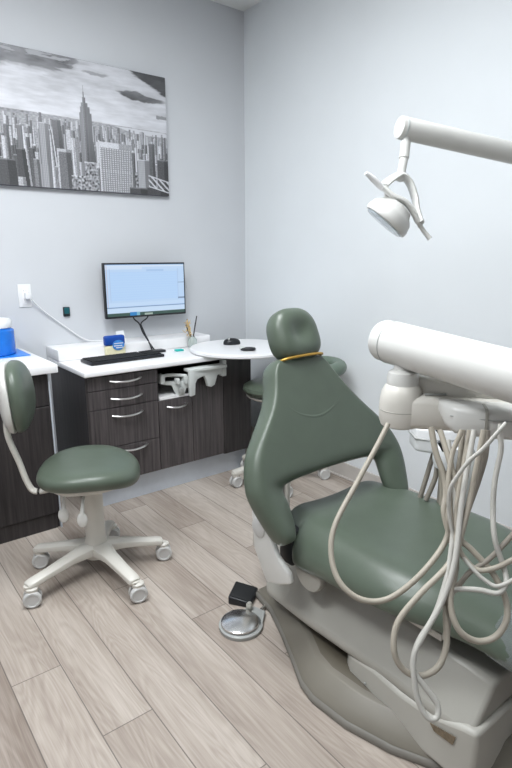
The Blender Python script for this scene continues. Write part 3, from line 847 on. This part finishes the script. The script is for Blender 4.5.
# ------------------------------------------------------------------ foot control and pedal
fc = thing('foot_control', 'round stainless steel foot control disc on a taupe base by the chair', 'foot control', (1.10, 1.53, 0))
fcx, fcy = 1.075, 1.485
bm = B(); lathe(bm, [(.082, 0), (.084, .004), (.084, .014), (.078, .018), (0, .018)], (fcx, fcy, 0), n=48)
prism(bm, [V((fcx+.02, fcy+.075, .001)), V((fcx+.105, fcy+.05, .001)), V((fcx+.12, fcy+.0, .001)), V((fcx+.05, fcy-.065, .001))], (0, 0, .017), .004)
obj('base', bm, 'greyd', fc)
bm = B(); lathe(bm, [(.070, 0), (.073, .004), (.072, .008), (.062, .012), (.013, .019), (0, .020)], (fcx-.004, fcy+.0, .020), n=64); obj('disc', bm, 'chrome', fc, angle=50)
bm = B(); lathe(bm, [(.010, 0), (.013, .008), (.013, .022), (.008, .030), (0, .031)], (fcx+.075, fcy+.045, .018), n=16); obj('switch', bm, 'housing', fc)
bm = B(); tube(bm, [(fcx+.115, fcy+.02, .015), (fcx+.17, fcy+.04, .014), (1.30, 1.57, .012), (1.34, 1.54, .012), (1.38, 1.50, .03)], .006, 10); obj('cable', bm, 'taupe_edge', fc)
fp = thing('foot_pedal', 'black wedge foot pedal with cable, beside the steel foot control', 'foot pedal', (1.19, 1.625, 0))
e1 = V((.78, .62, 0)).normalized(); e2 = V((.56, -.83, 0)).normalized()
def pq(a, b, z): return V((1.19, 1.625, z)) + e1*a + e2*b
bm = B(); prism(bm, [pq(-.058, -.05, 0), pq(-.058, .05, 0), pq(-.058, .05, .024), pq(-.058, -.05, .036)], e1*.116, .006, 3); obj('pedal', bm, 'black', fp)
bm = B(); prism(bm, [pq(-.052, -.045, .034), pq(-.052, .046, .0235), pq(-.052, .046, .027), pq(-.052, -.045, .0385)], e1*.104, .003, 2); obj('tread', bm, 'blackm', fp)
bm = B(); tube(bm, [pq(.03, .045, .014), pq(.05, .07, .009), V((1.30, 1.55, .006)), V((1.36, 1.50, .008))], .004, 8); obj('cable', bm, 'black', fp)

# ------------------------------------------------------------------ dental light
def dirv(a, b): return (V(b)-V(a)).normalized()
dl = thing('dental_light', 'white dental operatory light on a long overhead tube arm', 'dental light', (1.7121, 1.1157, 1.7321))
a0, a1 = V((1.5166, 1.2159, 1.7786)), V((1.9250, 1.0513, 1.7207))
ax = (a1-a0).normalized()
bm = B(); lathe(bm, [(0, 0), (.024, .001), (.033, .004), (.0345, .010), (.0345, .95), (0, .95)], a0, ax, n=40); obj('arm', bm, 'cream2', dl)
bm = B(); lathe(bm, [(.0352, .016), (.0357, .018), (.0357, .021), (.0352, .023)], a0, ax, n=40); obj('end_ring', bm, 'grey', dl)
e = a0+ax*.95
bm = B(); lathe(bm, [(.05, 0), (.05, .04), (.03, .05), (.022, .3), (.022, max(.4, H-e.z))], e-V((0,0,.02)), n=32); obj('ceiling_post', bm, 'cream2', dl)
js, jm, jb = V((1.5362, 1.1975, 1.7454)), V((1.5221, 1.1900, 1.6832)), V((1.4978, 1.1819, 1.6141))
bm = B(); tube(bm, [js, js.lerp(jm, .25)], .011, 20, smooth=0); tube(bm, [js.lerp(jm, .2), jm], .016, 20, smooth=0); tube(bm, [jm, jb], .0135, 20, smooth=0)
obj('stem', bm, 'cream2', dl)
hc = V((1.4481, 1.1743, 1.5018)); fd = V((1.4284, 1.1962, 1.4717)) - V((1.4520, 1.1740, 1.5111)); fd.normalize()   # facing direction of the lamp
bm = B(); lathe(bm, [(.0, -.046), (.034, -.045), (.048, -.040), (.056, -.026), (.066, -.018), (.072, -.010), (.077, .010), (.077, .020), (.074, .025), (.068, .026)], hc, fd, n=48); obj('lamp_head', bm, 'cream2', dl)
bm = B(); lathe(bm, [(.070, .024), (.066, .030), (0, .034)], hc, fd, n=40); obj('lens', bm, 'lens', dl)
bm = B()
tube(bm, [(1.4191, 1.1840, 1.5907), (1.4474, 1.1809, 1.6102), (1.4915, 1.1780, 1.6282), (1.5196, 1.1632, 1.6079), (1.5275, 1.1424, 1.5582), (1.5175, 1.1241, 1.5140), (1.5134, 1.1032, 1.4764)], .023, 14, flat=.42, smooth=6)
obj('yoke', bm, 'cream2', dl)
bm = B(); tube(bm, [(1.4124, 1.1741, 1.5835), (1.4309, 1.1526, 1.5593), (1.4642, 1.1356, 1.5451), (1.4886, 1.1219, 1.5186), (1.5068, 1.1101, 1.4825)], .017, 14, flat=.55, smooth=6)
tube(bm, [(1.4371, 1.1780, 1.5736), (1.4415, 1.1798, 1.5472)], .012, 14, smooth=0)
obj('bracket', bm, 'cream2', dl)
bm = B(); tube(bm, [(1.3588, 1.2022, 1.6259), (1.3813, 1.1929, 1.6093), (1.4055, 1.1803, 1.5865), (1.4243, 1.1755, 1.5755)], [.009, .015, .014, .009], 16, flat=.6); obj('handle', bm, 'white', dl)
bm = B(); tube(bm, [(1.5068, 1.1101, 1.4825), (1.5245, 1.1023, 1.4584), (1.5323, 1.0917, 1.4430), (1.5380, 1.0836, 1.4306)], [.008, .0085, .009, .0095], 16, flat=.8); obj('handle', bm, 'cream2', dl)

# ------------------------------------------------------------------ delivery unit
du = thing('delivery_unit', 'white dental delivery arm and instrument head, right foreground', 'dental delivery unit', (0.9585, 0.6031, 1.0980))
L0, L1 = V((0.9710, 0.7779, 1.1951)), V((0.9474, 0.4771, 1.1702))
ax = (L1-L0).normalized()
bm = B(); lathe(bm, [(0, -.022), (.030, -.021), (.042, -.016), (.0455, -.008), (.0460, .010), (.0468, .012), (.0468, .70), (.03, .72), (0, .72)], L0, ax, n=56); obj('support_arm', bm, 'cream2', du)
bm = B(); lathe(bm, [(.0468, .014), (.0474, .015), (.0474, .0165), (.0468, .0175)], L0, ax, n=56); obj('end_ring', bm, 'greyd', du)
Cn = V((0.9575, 0.7196, 1.0941))
bm = B(); lathe(bm, [(.020, .0), (.020, .075)], Cn + V((0, 0, .035)), n=32)
lathe(bm, [(.031, .0), (.033, .002), (.0335, .018), (.031, .030), (.022, .036)], Cn + V((0, 0, .012)), n=40); obj('swivel_collar', bm, 'cream2', du)
bm = B(); lathe(bm, [(.034, -.078), (.042, -.074), (.046, -.062), (.047, -.045), (.0465, -.020), (.043, .0), (.037, .012), (.033, .016)], Cn, n=56); obj('swivel_housing', bm, 'cream', du)
bm = B(); lathe(bm, [(.0468, -.040), (.0475, -.0395), (.0475, -.0385), (.0468, -.038)], Cn, n=56); obj('seam_ring', bm, 'housing', du)
# neck from the swivel to the head, then instrument tray
hx = V((.79, -.613, 0))*math.cos(.20) - V((.613, .79, 0))*math.sin(.20); hy = V((-hx.y, hx.x, 0))      # hx towards image right / viewer
if hy.dot(V((0, 1, 0))) < 0: hy = -hy
def dp(u, v, w): return Cn + hx*u + hy*v + V((0, 0, w))
def hexa(bm, stations, bev=.008):
    """rounded beam from stations (u, v0, v1, w0, w1)"""
    rings = []
    for u, v0, v1, w0, w1 in stations:
        r = []
        for k in range(20):
            t = 2*PI*k/20; c = math.copysign(abs(math.cos(t))**.45, math.cos(t)); s_ = math.copysign(abs(math.sin(t))**.45, math.sin(t))
            r.append(dp(u, (v0+v1)/2+(v1-v0)/2*c, (w0+w1)/2+(w1-w0)/2*s_))
        rings.append(r)
    loft(bm, rings)
bm = B(); hexa(bm, [(.0, -.042, .04, -.076, -.006), (.05, -.045, .05, -.076, -.002), (.12, -.050, .08, -.076, .002), (.20, -.06, .10, -.072, .0), (.62, -.07, .10, -.070, .0)]); obj('head_body', bm, 'cream', du, angle=60)
bm = B(); hexa(bm, [(.030, .0, .065, -.01, .034), (.10, -.030, .08, -.010, .030), (.62, -.03, .08, -.010, .010)]); obj('head_cover', bm, 'cream', du, angle=60)
bm = B(); hexa(bm, [(.072, -.062, -.03, -.024, -.006), (.082, -.090, -.03, -.046, -.002), (.100, -.108, -.03, -.060, -.001), (.16, -.118, -.03, -.064, -.002), (.62, -.13, -.03, -.064, -.002)]); hh = obj('instrument_tray', bm, 'cream2', du, angle=60)
bm = B(); tube(bm, [dp(.045, -.024, .0005), dp(.088, -.026, .003)], .0022, 8, smooth=0); obj('slot', bm, 'greyd', du)
bm = B(); hexa(bm, [(.150, -.1195, -.06, -.0655, -.0005), (.155, -.1195, -.06, -.0655, -.0005)]); obj('tray_joint', bm, 'housing', hh)
bm = B(); tube(bm, [dp(.088, -.099, -.022), dp(.16, -.1185, -.022), dp(.5, -.128, -.022)], .0012, 6, smooth=0); obj('tray_seam', bm, 'greyd', hh)

hoses = [
 ('hose', .0052, [(0.8691, 0.6828, 1.0455),(0.8322, 0.6757, 1.0125),(0.7706, 0.6678, 0.9562),(0.6941, 0.6550, 0.8882),(0.6672, 0.6358, 0.8404),(0.6607, 0.6040, 0.8037),(0.6810, 0.5688, 0.7816),(0.7196, 0.5399, 0.7850),(0.7693, 0.5136, 0.8266),(0.8297, 0.5073, 0.8755),(0.8417, 0.5137, 0.9286),(0.8844, 0.5268, 0.9973),(0.9088, 0.5397, 1.0611)]),
 ('hose', .0054, [(0.8924, 0.5162, 1.0703),(0.8681, 0.5089, 0.9817),(0.8272, 0.4862, 0.8855),(0.8014, 0.4820, 0.8476),(0.7395, 0.4928, 0.8098),(0.6952, 0.5022, 0.7693),(0.6758, 0.4925, 0.7296),(0.6833, 0.4774, 0.6983),(0.7044, 0.4577, 0.6867),(0.7306, 0.4417, 0.7014),(0.7555, 0.4446, 0.7324),(0.7704, 0.4594, 0.7777),(0.8009, 0.4758, 0.8252),(0.8258, 0.4873, 0.8855),(0.8572, 0.5069, 0.9463),(0.8648, 0.5285, 0.9957),(0.8832, 0.5716, 1.0581)]),
 ('hose2', .0050, [(0.8892, 0.5066, 1.0734),(0.8371, 0.4873, 0.9593),(0.7956, 0.4662, 0.8670),(0.7608, 0.4621, 0.8058),(0.7197, 0.4662, 0.7559),(0.6976, 0.4677, 0.7248),(0.6884, 0.4583, 0.6909),(0.6853, 0.4433, 0.6541),(0.6905, 0.4268, 0.6338),(0.7019, 0.4185, 0.6354),(0.7088, 0.4247, 0.6524),(0.7008, 0.4444, 0.6762),(0.6932, 0.4649, 0.7035),(0.7096, 0.4697, 0.7411),(0.7417, 0.4671, 0.7725),(0.7672, 0.4693, 0.8030),(0.8054, 0.4814, 0.8562),(0.8529, 0.5102, 0.9463),(0.8840, 0.5536, 1.0429)]),
 ('hose', .0054, [(0.8852, 0.4856, 1.0796),(0.8482, 0.4787, 0.9593),(0.8137, 0.4721, 0.8905),(0.7892, 0.4637, 0.8417),(0.7703, 0.4523, 0.7974),(0.7675, 0.4311, 0.7624),(0.7884, 0.4095, 0.7442),(0.8140, 0.3917, 0.7507),(0.8334, 0.3849, 0.7787),(0.8459, 0.3976, 0.8105),(0.8432, 0.4233, 0.8466),(0.8299, 0.4560, 0.8785),(0.8242, 0.4796, 0.8991),(0.8486, 0.5018, 0.9506),(0.8899, 0.5129, 1.0526)]),
 ('hose2', .0046, [(0.8916, 0.4594, 1.0958),(0.8878, 0.4574, 1.0790),(0.8853, 0.4514, 1.0520),(0.8698, 0.4485, 1.0015),(0.8597, 0.4413, 0.9510),(0.8461, 0.4255, 0.9055),(0.8516, 0.4075, 0.8589),(0.8416, 0.3965, 0.8397),(0.8285, 0.4018, 0.8232),(0.8138, 0.4259, 0.8223),(0.7981, 0.4498, 0.8181),(0.7933, 0.4633, 0.8071),(0.7939, 0.4670, 0.7771)]),
 ('hose3', .0062, [(0.9352, 0.5072, 1.0641),(0.9257, 0.5012, 1.0189),(0.9089, 0.5009, 0.9737),(0.8782, 0.4980, 0.9276),(0.8538, 0.4938, 0.8931),(0.8248, 0.4891, 0.8454),(0.8036, 0.4737, 0.7813),(0.7799, 0.4606, 0.7186)]),
 ('hose2', .0036, [(0.8798, 0.4448, 1.1034),(0.8669, 0.4504, 1.0886),(0.8519, 0.4658, 1.0572),(0.8405, 0.4811, 1.0353),(0.8307, 0.4936, 1.0079),(0.8228, 0.5035, 0.9765),(0.8244, 0.5027, 0.9342),(0.8245, 0.4914, 0.8959),(0.8193, 0.4762, 0.8751),(0.8169, 0.4457, 0.8534),(0.8241, 0.4224, 0.8373),(0.8315, 0.4029, 0.8347),(0.8530, 0.3803, 0.8585),(0.8839, 0.3654, 0.8894)]),
 ('hose', .0058, [(0.8790, 0.5887, 1.0606),(0.8711, 0.5685, 1.0157),(0.8685, 0.5462, 0.9772),(0.8580, 0.5323, 0.9467),(0.8423, 0.5238, 0.9205),(0.8365, 0.5041, 0.8825),(0.8305, 0.4847, 0.8454),(0.8090, 0.4747, 0.7987)]),
 ('hose', .0046, [(0.8865, 0.3687, 0.9073),(0.8551, 0.3973, 0.8776),(0.8394, 0.4169, 0.8589),(0.8246, 0.4387, 0.8500),(0.8192, 0.4593, 0.8615),(0.8200, 0.4772, 0.8802),(0.8350, 0.5020, 0.9156),(0.8454, 0.5213, 0.9641),(0.8687, 0.5334, 1.0226),(0.8897, 0.5304, 1.0673)]),
 ('hose3', .0046, [(0.8899, 0.3922, 0.9517),(0.8589, 0.4141, 0.9005),(0.8407, 0.4312, 0.8668),(0.8217, 0.4513, 0.8411),(0.8049, 0.4666, 0.8046)]),
]
for m_, r_, pts in hoses:
    bm = B(); tube(bm, pts, r_, 12, smooth=7); obj('hose', bm, m_, du)

# ------------------------------------------------------------------ assistant holder on the far side of the chair
ah = thing('assistant_holder', 'white assistant instrument pod on a post behind the chair seat', 'instrument holder', ((1.6982, 1.0577, 0.6191)[0], (1.6982, 1.0577, 0.6191)[1], 0))
bx = V((.79, -.613, 0)); by = V((.613, .79, 0))
pc0 = V((1.7036, 1.0881, 0.7361))
def q3(u, v, w): return pc0 + bx*u + by*v + V((0, 0, w))
bm = B(); prism(bm, [q3(-.108, -.03, -.045), q3(-.06, -.055, -.045), q3(.08, -.055, -.045), q3(.108, -.02, -.045), q3(.108, .06, -.045), q3(-.108, .06, -.045)], (0, 0, .09), .012, 3); obj('pod', bm, 'white', ah)
bm = B(); prism(bm, [q3(-.112, -.034, .002), q3(-.062, -.059, .002), q3(.082, -.059, .002), q3(.112, -.024, .002), q3(.112, .064, .002), q3(-.112, .064, .002)], (0, 0, .006), .002, 1); obj('seam_line', bm, 'greyd', ah)
c0 = V((1.6449, 1.0341, 0.7073))
bm = B(); lathe(bm, [(.02, -.062), (.036, -.055), (.044, -.03), (.044, .0), (.040, .018), (.026, .022)], c0, n=32); obj('swivel_cup', bm, 'white', ah)
top = V((1.6634, 1.0413, 0.6482)); 
bm = B(); lathe(bm, [(.022, 0), (.022, top.z)], (top.x, top.y, 0), n=24); lathe(bm, [(.10, 0), (.10, .012), (.03, .03)], (top.x, top.y, 0), n=32); obj('post', bm, 'hose3', ah)
bm = B(); tube(bm, [(1.5566, 1.0310, 0.8173), (1.5710, 1.0112, 0.7877), (1.5854, 1.0023, 0.7515)], .004, 8); tube(bm, [(1.5601, 1.0027, 0.7746), (1.5691, 0.9871, 0.7452)], .014, 12, smooth=0); obj('plug', bm, 'black', ah)
for pts, r_, m_ in (
  ([(1.7150, 0.9978, 0.7243),(1.7267, 0.9785, 0.6898),(1.7170, 0.9719, 0.6417),(1.6980, 0.9760, 0.5619),(1.6899, 0.9769, 0.4558)], .013, 'greyd'),
  ([(1.6765, 1.0819, 0.7320),(1.6451, 1.0699, 0.6969),(1.6390, 1.0628, 0.6131),(1.6223, 1.0851, 0.5129)], .009, 'hose3'), ([(1.6827, 1.0969, 0.7113),(1.6562, 1.0986, 0.6476),(1.6405, 1.1103, 0.5579),(1.6282, 1.1285, 0.4549)], .009, 'hose3'),
  ([(1.6624, 1.0224, 0.6694),(1.6710, 1.0107, 0.5648),(1.6786, 0.9974, 0.4511)], .010, 'hose'), ([(1.6327, 1.0474, 0.6763),(1.6400, 1.0348, 0.5648),(1.6387, 1.0283, 0.4512)], .010, 'hose')):
    bm = B(); tube(bm, pts, r_, 10, smooth=5); obj('tubing', bm, m_, ah)

# ------------------------------------------------------------------ ceiling lights: unseen panels added, placed and dimmed to shape the shading
for i, (x, y, w, h, lab) in enumerate(((-.45, 1.25, .6, 1.2, 'added unseen flat rectangular ceiling light panel above the left cabinet side'), (.80, 1.55, .6, 1.2, 'added unseen flat rectangular ceiling light panel between the desk and the patient chair'), (.2, -.6, .6, 1.2, 'added unseen flat rectangular ceiling light panel behind the camera'))):
    t = thing('added_ceiling_light', lab, 'ceiling light', (x, y, H), 'added ceiling light panels')
    bm = B(); box(bm, (x-w/2-.02, y-h/2-.02, H-.012), (x+w/2+.02, y+h/2+.02, H)); obj('frame', bm, 'white', t, smooth=False)
    bm = B(); box(bm, (x-w/2, y-h/2, H-.016), (x+w/2, y+h/2, H-.0125)); obj('diffuser', bm, 'panel_glow', t, smooth=False)
    ld = bpy.data.lights.new('panel_lamp', 'AREA'); ld.shape = 'RECTANGLE'; ld.size = w; ld.size_y = h; ld.energy = LAMP[i]; ld.color = (.95, .98, 1.0)
    lo = bpy.data.objects.new('panel_lamp', ld); C.objects.link(lo); lo.parent = t; lo.location = (0, 0, -.03)

# ------------------------------------------------------------------ world, camera
w = bpy.data.worlds.new('World'); bpy.context.scene.world = w; w.use_nodes = True
w.node_tree.nodes['Background'].inputs[0].default_value = (.8, .88, 1, 1); w.node_tree.nodes['Background'].inputs[1].default_value = .5
cd = bpy.data.cameras.new('camera'); cam = bpy.data.objects.new('camera', cd); C.objects.link(cam)
cd.sensor_fit = 'HORIZONTAL'; cd.sensor_width = 36; cd.lens = 549.37/512*36; cd.clip_start = .02
cam.matrix_world = Matrix([[0.7902, 0.140976, -0.596414, 0.0], [-0.612845, 0.178241, -0.769839, 0.0], [-0.002223, 0.973836, 0.227242, 1.38], [0.0, 0.0, 0.0, 1.0]])
sc = bpy.context.scene; sc.camera = cam
sc.view_settings.view_transform = 'Standard'; sc.view_settings.look = 'None'; sc.view_settings.gamma = 1; sc.view_settings.use_curve_mapping = False
sc.view_settings.exposure = EXPO
